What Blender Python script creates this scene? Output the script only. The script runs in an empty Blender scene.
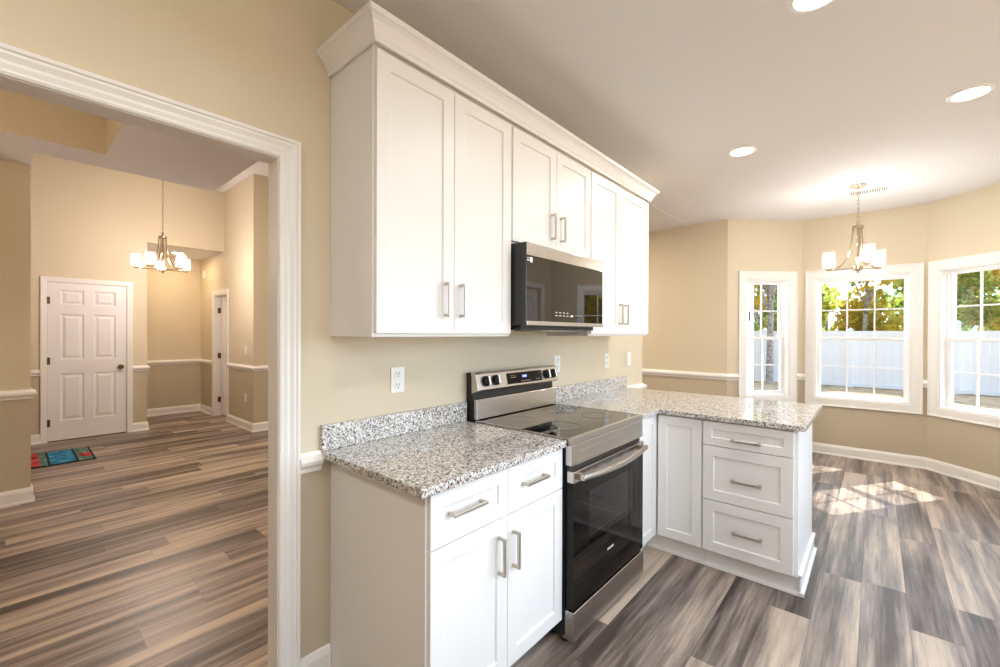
import bpy, bmesh, math, random
from mathutils import Vector, Matrix
random.seed(7)
SC = bpy.context.scene
COL = SC.collection
PI = math.pi
R2 = math.sqrt(.5)

# ------------------------------------------------------------------ camera
CAM = Vector((1.6741, -1.6237, 1.3864))
YAW, PITCH, ROLL = 0.7196, -0.0039, 0.0034
fwd = Vector((-math.sin(YAW)*math.cos(PITCH), math.cos(YAW)*math.cos(PITCH), math.sin(PITCH)))
rgt = Vector((math.cos(YAW), math.sin(YAW), 0))
up = rgt.cross(fwd)
r2 = rgt*math.cos(ROLL) + up*math.sin(ROLL)
u2 = -rgt*math.sin(ROLL) + up*math.cos(ROLL)
cd = bpy.data.cameras.new('camera')
cd.sensor_width = 36; cd.lens = 429.39*36/1000; cd.shift_y = 0.0015
cd.clip_start = 0.05; cd.clip_end = 300
cam = bpy.data.objects.new('camera', cd); COL.objects.link(cam)
M3 = Matrix((r2, u2, -fwd)).transposed()
cam.matrix_world = Matrix.Translation(CAM) @ M3.to_4x4()
SC.camera = cam

# ------------------------------------------------------------------ light of the sky, the sun, exposure
W = bpy.data.worlds.new('sky'); SC.world = W; W.use_nodes = True
wn = W.node_tree.nodes; wl = W.node_tree.links
bgn = wn['Background']
tc = wn.new('ShaderNodeTexCoord'); sx = wn.new('ShaderNodeSeparateXYZ'); wr = wn.new('ShaderNodeValToRGB')
wl.new(tc.outputs['Generated'], sx.inputs[0]); wl.new(sx.outputs['Z'], wr.inputs[0])
wr.color_ramp.elements[0].position = 0.0; wr.color_ramp.elements[0].color = (.78, .89, 1, 1)
wr.color_ramp.elements[1].position = 0.8; wr.color_ramp.elements[1].color = (.52, .72, 1, 1)
dt = wn.new('ShaderNodeVectorMath'); dt.operation = 'DOT_PRODUCT'; dt.inputs[1].default_value = (.5, .8, .3)     # brighter round the sun, dimmer opposite
wl.new(tc.outputs['Generated'], dt.inputs[0])
mr = wn.new('ShaderNodeMapRange'); mr.inputs['From Min'].default_value = -.25; mr.inputs['From Max'].default_value = .8
mr.inputs['To Min'].default_value = .7; mr.inputs['To Max'].default_value = 5.6
wl.new(dt.outputs['Value'], mr.inputs['Value']); wl.new(mr.outputs[0], bgn.inputs['Strength'])
wl.new(wr.outputs[0], bgn.inputs['Color'])
sl = bpy.data.lights.new('sun', 'SUN'); sl.energy = 9; sl.angle = 0.009; sl.color = (1, .95, .86)
so = bpy.data.objects.new('sun', sl); COL.objects.link(so)
sdir = Vector((-.55*1.05, -.835*1.05, -1)).normalized()
so.rotation_euler = sdir.to_track_quat('-Z', 'Y').to_euler(); so.location = (8, 16, 16)
SC.view_settings.view_transform = 'Standard'; SC.view_settings.look = 'None'
SC.view_settings.gamma = 1; SC.view_settings.use_curve_mapping = False
SC.view_settings.exposure = 0.4
CAN_W = 9.0        # watts of a recessed light in the kitchen
HALL_W = 24.0  # watts of the added light in the tall hall ceiling
BULB, BULB_HALL, BULB_ADDED = 240.0, 340.0, 140.0        # emission of the chandelier bulbs, the last for the added dining one
try:
    SC.cycles.max_bounces = 10; SC.cycles.diffuse_bounces = 6; SC.cycles.glossy_bounces = 4
    SC.cycles.transparent_max_bounces = 16; SC.cycles.transmission_bounces = 6
    SC.cycles.use_denoising = True; SC.cycles.sample_clamp_indirect = 8
    SC.cycles.caustics_reflective = False; SC.cycles.caustics_refractive = False
except Exception:
    pass

# ------------------------------------------------------------------ materials
def lin(c):
    return tuple((x/12.92 if x <= .04045 else ((x+.055)/1.055)**2.4) for x in [v/255 for v in c]) + (1,)
def mat(name, rgb, rough=.5, metal=0, spec=.5):
    m = bpy.data.materials.new(name); m.use_nodes = True
    b = m.node_tree.nodes['Principled BSDF']
    b.inputs['Base Color'].default_value = lin(rgb); b.inputs['Roughness'].default_value = rough
    b.inputs['Metallic'].default_value = metal; b.inputs['Specular IOR Level'].default_value = spec
    return m
class NT:
    def __init__(s, m): s.t = m.node_tree; s.b = s.t.nodes['Principled BSDF']
    def n(s, typ, **kw):
        x = s.t.nodes.new(typ)
        for k, v in kw.items(): setattr(x, k, v)
        return x
    def l(s, a, b): s.t.links.new(a, b)
    def val(s, x):
        v = s.n('ShaderNodeValue'); v.outputs[0].default_value = x; return v.outputs[0]
    def math(s, op, a, b=None, c=None):
        x = s.n('ShaderNodeMath', operation=op)
        for i, q in enumerate((a, b, c)):
            if q is None: continue
            if isinstance(q, (int, float)): x.inputs[i].default_value = q
            else: s.l(q, x.inputs[i])
        return x.outputs[0]
    def mix(s, f, a, b, blend='MIX'):
        x = s.n('ShaderNodeMix', data_type='RGBA', blend_type=blend)
        for sock, q in ((x.inputs[0], f), (x.inputs[6], a), (x.inputs[7], b)):
            if isinstance(q, (int, float)): sock.default_value = q
            elif isinstance(q, tuple): sock.default_value = q
            else: s.l(q, sock)
        return x.outputs[2]
    def ramp(s, f, stops, interp='LINEAR'):
        x = s.n('ShaderNodeValToRGB'); r = x.color_ramp; r.interpolation = interp
        while len(r.elements) < len(stops): r.elements.new(.5)
        for e, (p, c) in zip(r.elements, stops): e.position = p; e.color = c
        s.l(f, x.inputs[0]); return x.outputs[0]
    def noise(s, vec, scale, detail=3, rough=.5):
        x = s.n('ShaderNodeTexNoise'); x.inputs['Scale'].default_value = scale
        x.inputs['Detail'].default_value = detail; x.inputs['Roughness'].default_value = rough
        if vec is not None: s.l(vec, x.inputs['Vector'])
        return x.outputs['Fac']
    def bump(s, h, strength, dist=.002):
        x = s.n('ShaderNodeBump'); x.inputs['Strength'].default_value = strength; x.inputs['Distance'].default_value = dist
        s.l(h, x.inputs['Height']); s.l(x.outputs[0], s.b.inputs['Normal'])

def wall_paint(name, upper, lower):
    m = mat(name, upper, .62, 0, .25); t = NT(m)
    g = t.n('ShaderNodeNewGeometry'); s = t.n('ShaderNodeSeparateXYZ'); t.l(g.outputs['Position'], s.inputs[0])
    f = t.math('LESS_THAN', s.outputs['Z'], .872)
    t.l(t.mix(f, lin(upper), lin(lower)), t.b.inputs['Base Color'])
    t.bump(t.noise(g.outputs['Position'], 260, 2), .06)
    return m
M = {}
M['wall'] = wall_paint('beige_paint', (219, 207, 183), (196, 184, 161))
M['ceil'] = mat('ceiling_white', (226, 225, 226), .8, 0, .1)
t = NT(M['ceil']); g = t.n('ShaderNodeNewGeometry'); t.bump(t.noise(g.outputs['Position'], 90, 3), .12)
M['trim'] = mat('trim_white', (240, 238, 234), .32)
M['cab'] = mat('cabinet_white', (239, 238, 236), .38, 0, .4)
M['pvc'] = mat('window_vinyl_white', (243, 244, 246), .3)
M['plate'] = mat('plate_white', (244, 244, 242), .35)
M['slot'] = mat('slot_dark', (60, 58, 55), .6)
M['door'] = mat('door_white', (238, 236, 236), .38)

def floor_mat():
    m = mat('vinyl_plank', (130, 105, 85), .3, 0, .5); t = NT(m)
    g = t.n('ShaderNodeNewGeometry'); s = t.n('ShaderNodeSeparateXYZ'); t.l(g.outputs['Position'], s.inputs[0])
    PW, PL = .18, 1.22
    xr = t.math('DIVIDE', s.outputs['X'], PW); row = t.math('FLOOR', xr)
    wn1 = t.n('ShaderNodeTexWhiteNoise', noise_dimensions='1D'); t.l(row, wn1.inputs['W'])
    yo = t.math('ADD', t.math('DIVIDE', s.outputs['Y'], PL), t.math('MULTIPLY', wn1.outputs['Value'], 7.3))
    pid = t.math('FLOOR', yo)
    cid = t.n('ShaderNodeCombineXYZ'); t.l(row, cid.inputs[0]); t.l(pid, cid.inputs[1])
    wn2 = t.n('ShaderNodeTexWhiteNoise', noise_dimensions='3D'); t.l(cid.outputs[0], wn2.inputs['Vector'])
    rnd = wn2.outputs['Value']
    # grain coordinates, different in every plank
    cv = t.n('ShaderNodeCombineXYZ')
    t.l(t.math('MULTIPLY', s.outputs['X'], 1), cv.inputs[0])
    t.l(t.math('ADD', t.math('MULTIPLY', s.outputs['Y'], .055), t.math('MULTIPLY', rnd, 31)), cv.inputs[1])
    t.l(t.math('MULTIPLY', rnd, 17), cv.inputs[2])
    broad = t.noise(cv.outputs[0], 13, 3, .55)
    fine = t.noise(cv.outputs[0], 75, 4, .65)
    streak = t.noise(cv.outputs[0], 34, 3, .6)
    cv2 = t.n('ShaderNodeCombineXYZ'); t.l(s.outputs['X'], cv2.inputs[0])
    t.l(t.math('MULTIPLY', s.outputs['Y'], .3), cv2.inputs[1]); t.l(t.math('MULTIPLY', rnd, 23), cv2.inputs[2])
    mott = t.noise(cv2.outputs[0], 7, 4, .6)
    v = t.math('ADD', t.math('ADD', t.math('MULTIPLY', broad, 1.15), -.02), t.math('MULTIPLY', t.math('SUBTRACT', rnd, .5), .27))
    v = t.math('ADD', v, t.math('MULTIPLY', t.math('SUBTRACT', mott, .5), .18))
    v = t.math('ADD', v, t.math('MULTIPLY', t.math('SUBTRACT', fine, .5), .42))
    v = t.math('ADD', v, t.math('MULTIPLY', t.math('SUBTRACT', streak, .5), .28))
    c = t.ramp(v, [(.3, lin((64, 52, 46))), (.44, lin((106, 93, 85))), (.56, lin((138, 123, 113))), (.68, lin((170, 151, 134))), (.86, lin((196, 177, 157)))])
    # small knots
    vo = t.n('ShaderNodeTexVoronoi'); vo.inputs['Scale'].default_value = 2.6
    cv3 = t.n('ShaderNodeCombineXYZ'); t.l(t.math('MULTIPLY', s.outputs['X'], 1.6), cv3.inputs[0]); t.l(s.outputs['Y'], cv3.inputs[1]); t.l(vo.inputs['Vector'].links[0].from_socket if vo.inputs['Vector'].links else cv3.outputs[0], vo.inputs['Vector'])
    kn = t.math('LESS_THAN', vo.outputs['Distance'], .028)
    c = t.mix(t.math('MULTIPLY', kn, .7), c, lin((58, 44, 36)))
    # joints
    fx = t.math('FRACT', xr); ex = t.math('MINIMUM', fx, t.math('SUBTRACT', 1, fx))
    fy = t.math('FRACT', yo); ey = t.math('MINIMUM', fy, t.math('SUBTRACT', 1, fy))
    jx = t.math('LESS_THAN', ex, .0095); jy = t.math('LESS_THAN', ey, .0014)
    j = t.math('MAXIMUM', jx, jy)
    c = t.mix(t.math('MULTIPLY', j, .45), c, lin((52, 42, 36)))
    t.l(c, t.b.inputs['Base Color'])
    rr = t.math('ADD', .26, t.math('MULTIPLY', fine, .2)); t.l(rr, t.b.inputs['Roughness'])
    t.bump(t.math('SUBTRACT', fine, t.math('MULTIPLY', j, 1.0)), .12, .002)
    return m
M['floor'] = floor_mat()

def granite():
    m = mat('speckled_granite', (190, 185, 178), .07, 0, .55); t = NT(m)
    tcn = t.n('ShaderNodeNewGeometry').outputs['Position']
    nz = t.n('ShaderNodeTexNoise'); nz.inputs['Scale'].default_value = 60; t.l(tcn, nz.inputs['Vector'])
    vv = t.n('ShaderNodeVectorMath', operation='MULTIPLY_ADD'); t.l(nz.outputs['Color'], vv.inputs[0]); vv.inputs[1].default_value = (.008,)*3; t.l(tcn, vv.inputs[2])
    def vor(sc):
        v = t.n('ShaderNodeTexVoronoi'); v.inputs['Scale'].default_value = sc; t.l(vv.outputs[0], v.inputs['Vector'])
        sp = t.n('ShaderNodeSeparateColor'); t.l(v.outputs['Color'], sp.inputs[0]); return sp.outputs[0], sp.outputs[1]
    a, a2 = vor(150); b, b2 = vor(230)
    c = t.ramp(a, [(0, lin((72, 72, 75))), (.07, lin((138, 134, 132))), (.22, lin((180, 172, 163))), (.42, lin((206, 202, 197))), (.68, lin((228, 227, 224)))], 'CONSTANT')
    d = t.math('GREATER_THAN', b, .87)
    c = t.mix(d, c, t.ramp(b2, [(0, lin((36, 36, 38))), (.5, lin((98, 92, 88))), (.75, lin((150, 128, 106)))], 'CONSTANT'))
    t.l(c, t.b.inputs['Base Color']); return m
M['granite'] = granite()

def steel(name, rgb, rough, axis):
    m = mat(name, rgb, rough, 1.0); t = NT(m)
    g = t.n('ShaderNodeNewGeometry'); mp = t.n('ShaderNodeMapping'); t.l(g.outputs['Position'], mp.inputs['Vector'])
    mp.inputs['Scale'].default_value = [400 if i != axis else 4 for i in range(3)]
    f = t.noise(mp.outputs[0], 1, 2); t.l(t.math('ADD', rough-.02, t.math('MULTIPLY', f, .04)), t.b.inputs['Roughness'])
    return m
M['steel'] = steel('brushed_stainless', (196, 190, 184), .26, 1)
M['nickel'] = mat('satin_nickel', (196, 188, 176), .28, 1)
M['brass'] = mat('polished_nickel', (205, 190, 168), .16, 1)
M['bronze'] = mat('bronze_hinge', (120, 98, 74), .4, 1)
M['black'] = mat('black_enamel', (20, 20, 21), .35)
M['blackglass'] = mat('black_glass', (8, 8, 9), .03, 0, .25)
M['mirrorglass'] = mat('mirror_black_glass', (9, 9, 9), .02, 0, 1.0)
M['ceramic'] = mat('cooktop_glass', (14, 14, 15), .03, 0, .75)
M['key'] = mat('key_print', (205, 205, 205), .5)
M['ring'] = mat('burner_print', (60, 60, 62), .2)
M['darkgrey'] = mat('charcoal_case', (42, 42, 43), .5)
M['cavity'] = mat('oven_enamel', (170, 172, 178), .4)
M['chrome'] = mat('chrome_rack', (215, 215, 218), .15, 1)

def emis(name, rgb, s):
    m = bpy.data.materials.new(name); m.use_nodes = True; nt = m.node_tree; nt.nodes.clear()
    e = nt.nodes.new('ShaderNodeEmission'); o = nt.nodes.new('ShaderNodeOutputMaterial')
    e.inputs[0].default_value = lin(rgb); e.inputs[1].default_value = s; nt.links.new(e.outputs[0], o.inputs[0]); return m
M['bulb'] = emis('lit_bulb', (255, 249, 243), BULB)
M['bulb_hall'] = emis('lit_hall_bulb', (255, 238, 226), BULB_HALL)
M['bulb_added'] = emis('added_dining_bulb', (255, 226, 196), BULB_ADDED)
M['lens'] = emis('lit_lens', (255, 246, 232), 9)
M['digits'] = emis('blue_digits', (150, 160, 255), 2.2)

def thin_glass(name, tint, refl=1.0, rough=0.0, haze=0.0):
    m = bpy.data.materials.new(name); m.use_nodes = True; nt = m.node_tree; nt.nodes.clear()
    o = nt.nodes.new('ShaderNodeOutputMaterial'); a = nt.nodes.new('ShaderNodeBsdfTransparent'); g = nt.nodes.new('ShaderNodeBsdfGlossy')
    mx = nt.nodes.new('ShaderNodeMixShader'); lw = nt.nodes.new('ShaderNodeLayerWeight'); lw.inputs[0].default_value = .5; pw = nt.nodes.new('ShaderNodeMath'); pw.operation = 'POWER'; pw.inputs[1].default_value = 5; fr = nt.nodes.new('ShaderNodeMath'); fr.operation = 'MULTIPLY_ADD'; fr.inputs[1].default_value = .92; fr.inputs[2].default_value = .04
    nt.links.new(lw.outputs['Facing'], pw.inputs[0]); nt.links.new(pw.outputs[0], fr.inputs[0])
    a.inputs[0].default_value = tint+(1,); g.inputs['Roughness'].default_value = rough
    ml = nt.nodes.new('ShaderNodeMath'); ml.operation = 'MULTIPLY'; ml.inputs[1].default_value = refl
    nt.links.new(fr.outputs[0], ml.inputs[0]); nt.links.new(ml.outputs[0], mx.inputs[0])
    src = a.outputs[0]
    if haze:
        d = nt.nodes.new('ShaderNodeBsdfTranslucent'); d.inputs[0].default_value = (.95, .95, .95, 1)
        m2 = nt.nodes.new('ShaderNodeMixShader'); m2.inputs[0].default_value = haze
        nt.links.new(src, m2.inputs[1]); nt.links.new(d.outputs[0], m2.inputs[2]); src = m2.outputs[0]
    nt.links.new(src, mx.inputs[1]); nt.links.new(g.outputs[0], mx.inputs[2]); nt.links.new(mx.outputs[0], o.inputs[0]); return m
M['glass'] = thin_glass('window_glass', (.97, .98, .98), .6)
M['shade'] = thin_glass('clear_shade_glass', (.95, .95, .95), .8, .0, .012)
M['ovenglass'] = thin_glass('tinted_oven_glass', (.66, .66, .68), 1.2, .02)

# outdoor materials
M['fence'] = mat('white_vinyl_fence', (240, 243, 248), .4)
M['siding'] = mat('white_siding', (236, 240, 246), .5)
M['bark'] = mat('grey_bark', (104, 94, 86), .9)
t = NT(M['bark']); g = t.n('ShaderNodeNewGeometry'); f = t.noise(g.outputs['Position'], 14, 5)
t.l(t.ramp(f, [(.35, lin((112, 104, 98))), (.65, lin((186, 180, 174)))]), t.b.inputs['Base Color']); t.bump(f, .6, .03)
M['ground'] = mat('leaf_strewn_ground', (150, 120, 90), .95)
t = NT(M['ground']); g = t.n('ShaderNodeNewGeometry')
vo = t.n('ShaderNodeTexVoronoi'); vo.inputs['Scale'].default_value = 7; t.l(g.outputs['Position'], vo.inputs['Vector'])
sp = t.n('ShaderNodeSeparateColor'); t.l(vo.outputs['Color'], sp.inputs[0])
c1 = t.ramp(sp.outputs[0], [(0, lin((92, 70, 50))), (.3, lin((168, 136, 98))), (.6, lin((196, 170, 136))), (.8, lin((150, 112, 76)))], 'CONSTANT')
c2 = t.ramp(t.noise(g.outputs['Position'], .6, 4), [(.4, lin((186, 158, 128))), (.7, lin((150, 128, 92)))])
t.l(t.mix(.55, c1, c2), t.b.inputs['Base Color'])
def leafmat(name, stops):
    m = bpy.data.materials.new(name); m.use_nodes = True; nt = m.node_tree; t = NT(m)
    g = t.n('ShaderNodeNewGeometry'); c = t.ramp(g.outputs['Random Per Island'], [(p, lin(q)) for p, q in stops])
    d = t.n('ShaderNodeBsdfDiffuse'); tr = t.n('ShaderNodeBsdfTranslucent'); mx = t.n('ShaderNodeMixShader'); mx.inputs[0].default_value = .65
    t.l(c, d.inputs[0]); t.l(c, tr.inputs[0]); t.l(d.outputs[0], mx.inputs[1]); t.l(tr.outputs[0], mx.inputs[2])
    o = nt.nodes['Material Output']; t.l(mx.outputs[0], o.inputs[0]); return m
M['leafgreen'] = leafmat('green_leaves', [(0, (120, 158, 80)), (.3, (182, 204, 108)), (.6, (228, 224, 120)), (1, (250, 240, 168))])
M['leafyellow'] = leafmat('yellow_leaves', [(0, (160, 176, 80)), (.35, (226, 212, 92)), (.75, (250, 228, 116)), (1, (244, 190, 110))])
M['leafdark'] = leafmat('deep_green_leaves', [(0, (92, 130, 76)), (.5, (150, 182, 110)), (1, (206, 216, 144))])
M['lantern'] = mat('black_lantern_metal', (52, 54, 58), .4)

def matmat():
    m = mat('mat_print', (90, 90, 80), .95); t = NT(m)
    g = t.n('ShaderNodeNewGeometry'); s = t.n('ShaderNodeSeparateXYZ'); t.l(g.outputs['Position'], s.inputs[0])
    n1 = t.noise(g.outputs['Position'], 14, 3); n2 = t.noise(g.outputs['Position'], 30, 3)
    red = t.ramp(n1, [(.35, lin((120, 20, 30))), (.5, lin((196, 44, 52))), (.62, lin((206, 90, 104))), (.7, lin((150, 172, 166)))])
    mix = t.ramp(n2, [(.36, lin((40, 66, 62))), (.48, lin((84, 140, 124))), (.56, lin((80, 82, 60))), (.66, lin((150, 180, 196)))])
    blue = t.ramp(n1, [(.35, lin((22, 92, 132))), (.6, lin((44, 150, 190))), (.75, lin((96, 190, 206)))])
    y = s.outputs['Y']
    f_red = t.math('LESS_THAN', y, -1.42)
    blot = t.math('LESS_THAN', t.math('ADD', t.math('POWER', t.math('MULTIPLY', t.math('ADD', y, 1.06), 9), 2), t.math('POWER', t.math('MULTIPLY', t.math('ADD', s.outputs['X'], 5.02), 5), 2)), .28)
    c = t.mix(f_red, mix, red); c = t.mix(blot, c, red)
    inb = t.math('MULTIPLY', t.math('GREATER_THAN', y, -1.345), t.math('LESS_THAN', y, -1.155))
    edge = t.math('MULTIPLY', t.math('GREATER_THAN', y, -1.365), t.math('LESS_THAN', y, -1.135))
    c = t.mix(edge, c, lin((14, 24, 36))); c = t.mix(inb, c, blue)
    t.l(c, t.b.inputs['Base Color']); t.bump(n2, .5, .004); return m
M['mat'] = matmat()
M['matedge'] = mat('mat_border', (22, 24, 24), .95)

# ------------------------------------------------------------------ mesh helpers
class MB:
    def __init__(s, T=None): s.v = []; s.f = []; s.T = T
    def p(s, a): 
        a = s.T(*a) if s.T else a
        s.v.append(Vector(a)); return len(s.v)-1
    def face(s, pts): s.f.append([s.p(q) for q in pts])
    def box(s, a0, a1, b0, b1, c0, c1):
        i = [s.p((x, y, z)) for x in (a0, a1) for y in (b0, b1) for z in (c0, c1)]
        for q in ((0,1,3,2),(4,6,7,5),(0,4,5,1),(2,3,7,6),(0,2,6,4),(1,5,7,3)): s.f.append([i[k] for k in q])
        return s
    def prism(s, poly, z0, z1):
        n = len(poly); lo = [s.p((x, y, z0)) for x, y in poly]; hi = [s.p((x, y, z1)) for x, y in poly]
        s.f.append(lo[::-1]); s.f.append(hi)
        for k in range(n): s.f.append([lo[k], lo[(k+1) % n], hi[(k+1) % n], hi[k]])
        return s
    def grid(s, rows, closed=False, cap=False):
        ids = [[s.p(q) for q in r] for r in rows]
        for a, b in zip(ids[:-1], ids[1:]):
            n = len(a)
            for k in range(n if closed else n-1): s.f.append([a[k], a[(k+1) % n], b[(k+1) % n], b[k]])
        if cap: s.f.append(ids[0][::-1]); s.f.append(ids[-1])
        return s
    def tube(s, pts, r, seg=10, cap=True):
        pts = [Vector(q) for q in pts]; rows = []; n = None
        for i, q in enumerate(pts):
            d = (pts[min(i+1, len(pts)-1)] - pts[max(i-1, 0)]).normalized()
            if n is None:
                n = d.orthogonal().normalized()
            n = (n - d*n.dot(d)).normalized(); b = d.cross(n)
            rr = r[i] if isinstance(r, (list, tuple)) else r
            rows.append([tuple(q + (n*math.cos(2*PI*k/seg) + b*math.sin(2*PI*k/seg))*rr) for k in range(seg)])
        return s.grid(rows, True, cap)
    def lathe(s, prof, c, seg=24, axis='z', cap=True):
        rows = []
        for r, h in prof:
            row = []
            for k in range(seg):
                a, b = r*math.cos(2*PI*k/seg), r*math.sin(2*PI*k/seg)
                row.append((c[0]+a, c[1]+b, c[2]+h) if axis == 'z' else ((c[0]+h, c[1]+a, c[2]+b) if axis == 'x' else (c[0]+a, c[1]+h, c[2]+b)))
            rows.append(row)
        return s.grid(rows, True, cap)
    def sphere(s, c, r, seg=16, rings=10, sz=1):
        return s.lathe([(max(1e-4, r*math.sin(PI*k/rings)), -r*sz*math.cos(PI*k/rings)) for k in range(rings+1)], c, seg)
    def shaker(s, u0, u1, z0, z1, th=.02, rail=.058, rec=.008, w0=0):
        w = w0+th
        def ring(i, ww): return [(u0+i, ww, z0+i), (u1-i, ww, z0+i), (u1-i, ww, z1-i), (u0+i, ww, z1-i)]
        rows = [ring(0, w0), ring(0, w), ring(rail, w), ring(rail+.003, w-rec)]
        ids = [[s.p(q) for q in r] for r in rows]
        s.f.append(ids[0])
        for a, b in zip(ids[:-1], ids[1:]):
            for k in range(4): s.f.append([a[k], a[(k+1) % 4], b[(k+1) % 4], b[k]])
        s.f.append(ids[-1]); return s
    def ringframe(s, u0, u1, z0, z1, prof, closed):
        """casing around an opening: prof = [(distance outward, thickness)]"""
        def line(d, w):
            q = [(u0-d, w, z0-(d if closed else 0)), (u0-d, w, z1+d), (u1+d, w, z1+d), (u1+d, w, z0-(d if closed else 0))]
            return q
        rows = [line(d, w) for d, w in prof] + [line(*prof[0])]
        ids = [[s.p(q) for q in r] for r in rows[:-1]]; ids.append(ids[0])
        for a, b in zip(ids[:-1], ids[1:]):
            for k in range(4 if closed else 3): s.f.append([a[k], a[(k+1) % 4], b[(k+1) % 4], b[k]])
        if not closed:
            s.f.append([r[0] for r in ids[:-1]]); s.f.append([r[3] for r in ids[:-1]])
        return s
    def sweep(s, path, prof, side=1):
        """moulding along a plan path; prof = [(w out from wall, z)], closed profile; side=+1: room is left of the path"""
        P = [Vector((x, y)) for x, y in path]; n = len(P)
        def off(w):
            out = []
            for i in range(n):
                d0 = (P[i]-P[i-1]).normalized() if i > 0 else (P[1]-P[0]).normalized()
                d1 = (P[i+1]-P[i]).normalized() if i < n-1 else d0
                n0 = Vector((-d0.y, d0.x))*side; n1 = Vector((-d1.y, d1.x))*side
                m = (n0+n1).normalized(); out.append(P[i] + m*(w/max(.2, m.dot(n0))))
            return out
        cols = []
        for w, z in prof: cols.append([(q.x, q.y, z) for q in off(w)])
        ids = [[s.p(c[i]) for c in cols] for i in range(n)]
        k = len(prof)
        for a, b in zip(ids[:-1], ids[1:]):
            for j in range(k): s.f.append([a[j], a[(j+1) % k], b[(j+1) % k], b[j]])
        s.f.append(ids[0][::-1]); s.f.append(ids[-1]); return s

ORG = {}
def link(name, mb, m, parent=None, org=None, bevel=0, smooth=False, seg=2):
    o0 = ORG[parent.name] if parent is not None else Vector(org if org else (0, 0, 0))
    me = bpy.data.meshes.new(name); me.from_pydata([tuple(q-o0) for q in mb.v], [], mb.f)
    b = bmesh.new(); b.from_mesh(me); bmesh.ops.remove_doubles(b, verts=b.verts, dist=1e-6)
    bmesh.ops.recalc_face_normals(b, faces=b.faces); b.to_mesh(me); b.free()
    me.materials.append(m if not isinstance(m, str) else M[m])
    o = bpy.data.objects.new(name, me); COL.objects.link(o)
    if parent is not None: o.parent = parent
    else: o.location = o0
    ORG[o.name] = o0
    if smooth:
        for p in me.polygons: p.use_smooth = True
        try: me.set_sharp_from_angle(angle=math.radians(40))
        except Exception: pass
    if bevel:
        bm_ = o.modifiers.new('bevel', 'BEVEL'); bm_.width = bevel; bm_.segments = seg; bm_.limit_method = 'ANGLE'; bm_.angle_limit = math.radians(50)
    return o
def thing(name, label, cat, loc, group=None):
    o = bpy.data.objects.new(name, None); COL.objects.link(o); o.location = loc; o.empty_display_size = .1
    ORG[o.name] = Vector(loc); return tag(o, label, cat, group)
def tag(o, label, cat, group=None, kind=None):
    o['label'] = label; o['category'] = cat
    if group: o['group'] = group
    if kind: o['kind'] = kind
    return o
def struct(name, mb, m, label=None, cat=None, bevel=0, parent=None, smooth=False):
    o = link(name, mb, m, parent, None, bevel, smooth)
    if parent is None:
        o['kind'] = 'structure'
        o['label'] = label or name.replace('_', ' '); o['category'] = cat or name.split('_')[0]
    return o
def copy_tree(src, loc, label, group=None, rotz=None):
    r = src.copy(); COL.objects.link(r); r.location = loc; r['label'] = label
    if group: r['group'] = group
    if rotz is not None: r.rotation_euler = (0, 0, rotz)
    for ch in list(src.children):
        c = ch.copy(); COL.objects.link(c); c.parent = r
        for g_ in ch.children:
            d = g_.copy(); COL.objects.link(d); d.parent = c
    return r

# ------------------------------------------------------------------ room shell
CZ = 2.74
bay = [(.35, 3.96), (1.0, 4.61), (2.07, 4.61), (2.883, 3.797)]
TH = .13
o1 = [(.35-TH, 3.96+TH), (1.0-TH*.42, 4.61+TH), (2.07+TH*.42, 4.61+TH), (2.883+TH, 3.797+TH*.42)]
plan = [(-7.6, -4.15), (3.01, -4.15), o1[3], o1[2], o1[1], (.35-TH*.42, 3.96+TH), (-7.6, 3.96+TH)]
struct('floor', MB().prism(plan, -.12, 0), 'floor', 'grey brown wood look plank floor running through all rooms')
struct('ceiling', MB().prism([(-.1, -4.1), (2.95, -4.1), o1[3], o1[2], o1[1], (.35-TH*.42, 3.96+TH), (-.1, 3.96+TH)], CZ, CZ+.12), 'ceil', 'flat white kitchen ceiling above the cabinets and bay')
# dining ceiling with a raised tray
b = MB()
tx0, tx1, ty0, ty1 = -2.764, -.75, -3.5, -1.139
for a in ((-3.12, tx0, -4.1, -.33), (tx1, -.085, -4.1, -.33), (tx0, tx1, -4.1, ty0), (tx0, tx1, ty1, -.33), (-3.63, -3.12, -4.1, -1.505)):
    b.box(*a, CZ, 3.6)
struct('ceiling_dining', b, 'ceil', 'white dropped ceiling around the tray seen through the wide doorway')
b = MB()
e = .004
b.box(tx0, tx0+e, ty0, ty1, CZ+.001, 3.1).box(tx1-e, tx1, ty0, ty1, CZ+.001, 3.1).box(tx0+e, tx1-e, ty1-e, ty1, CZ+.001, 3.1).box(tx0+e, tx1-e, ty0, ty0+e, CZ+.001, 3.1)
struct('trim_tray', b, 'wall', 'beige painted sides of the raised ceiling tray', 'trim')
struct('ceiling_tray', MB().box(tx0, tx1, ty0, ty1, 3.1, 3.16), 'ceil', 'white raised panel of the ceiling tray', 'ceiling')
struct('ceiling_hall', MB().box(-7.6, -.085, -4.1, 4.09, 3.6, 3.7), 'ceil', 'tall white ceiling over the entrance hall')
struct('ceiling_living', MB().box(-4.85, -.1, 1.3, 4.09, 2.733, 2.83), 'ceil', 'low white ceiling of the room beyond the kitchen wall end')
struct('wall_header', MB().box(-4.85, -.085, 1.2, 1.3, 2.733, 3.6), 'wall', 'beige header between tall hall and the room behind')

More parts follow.
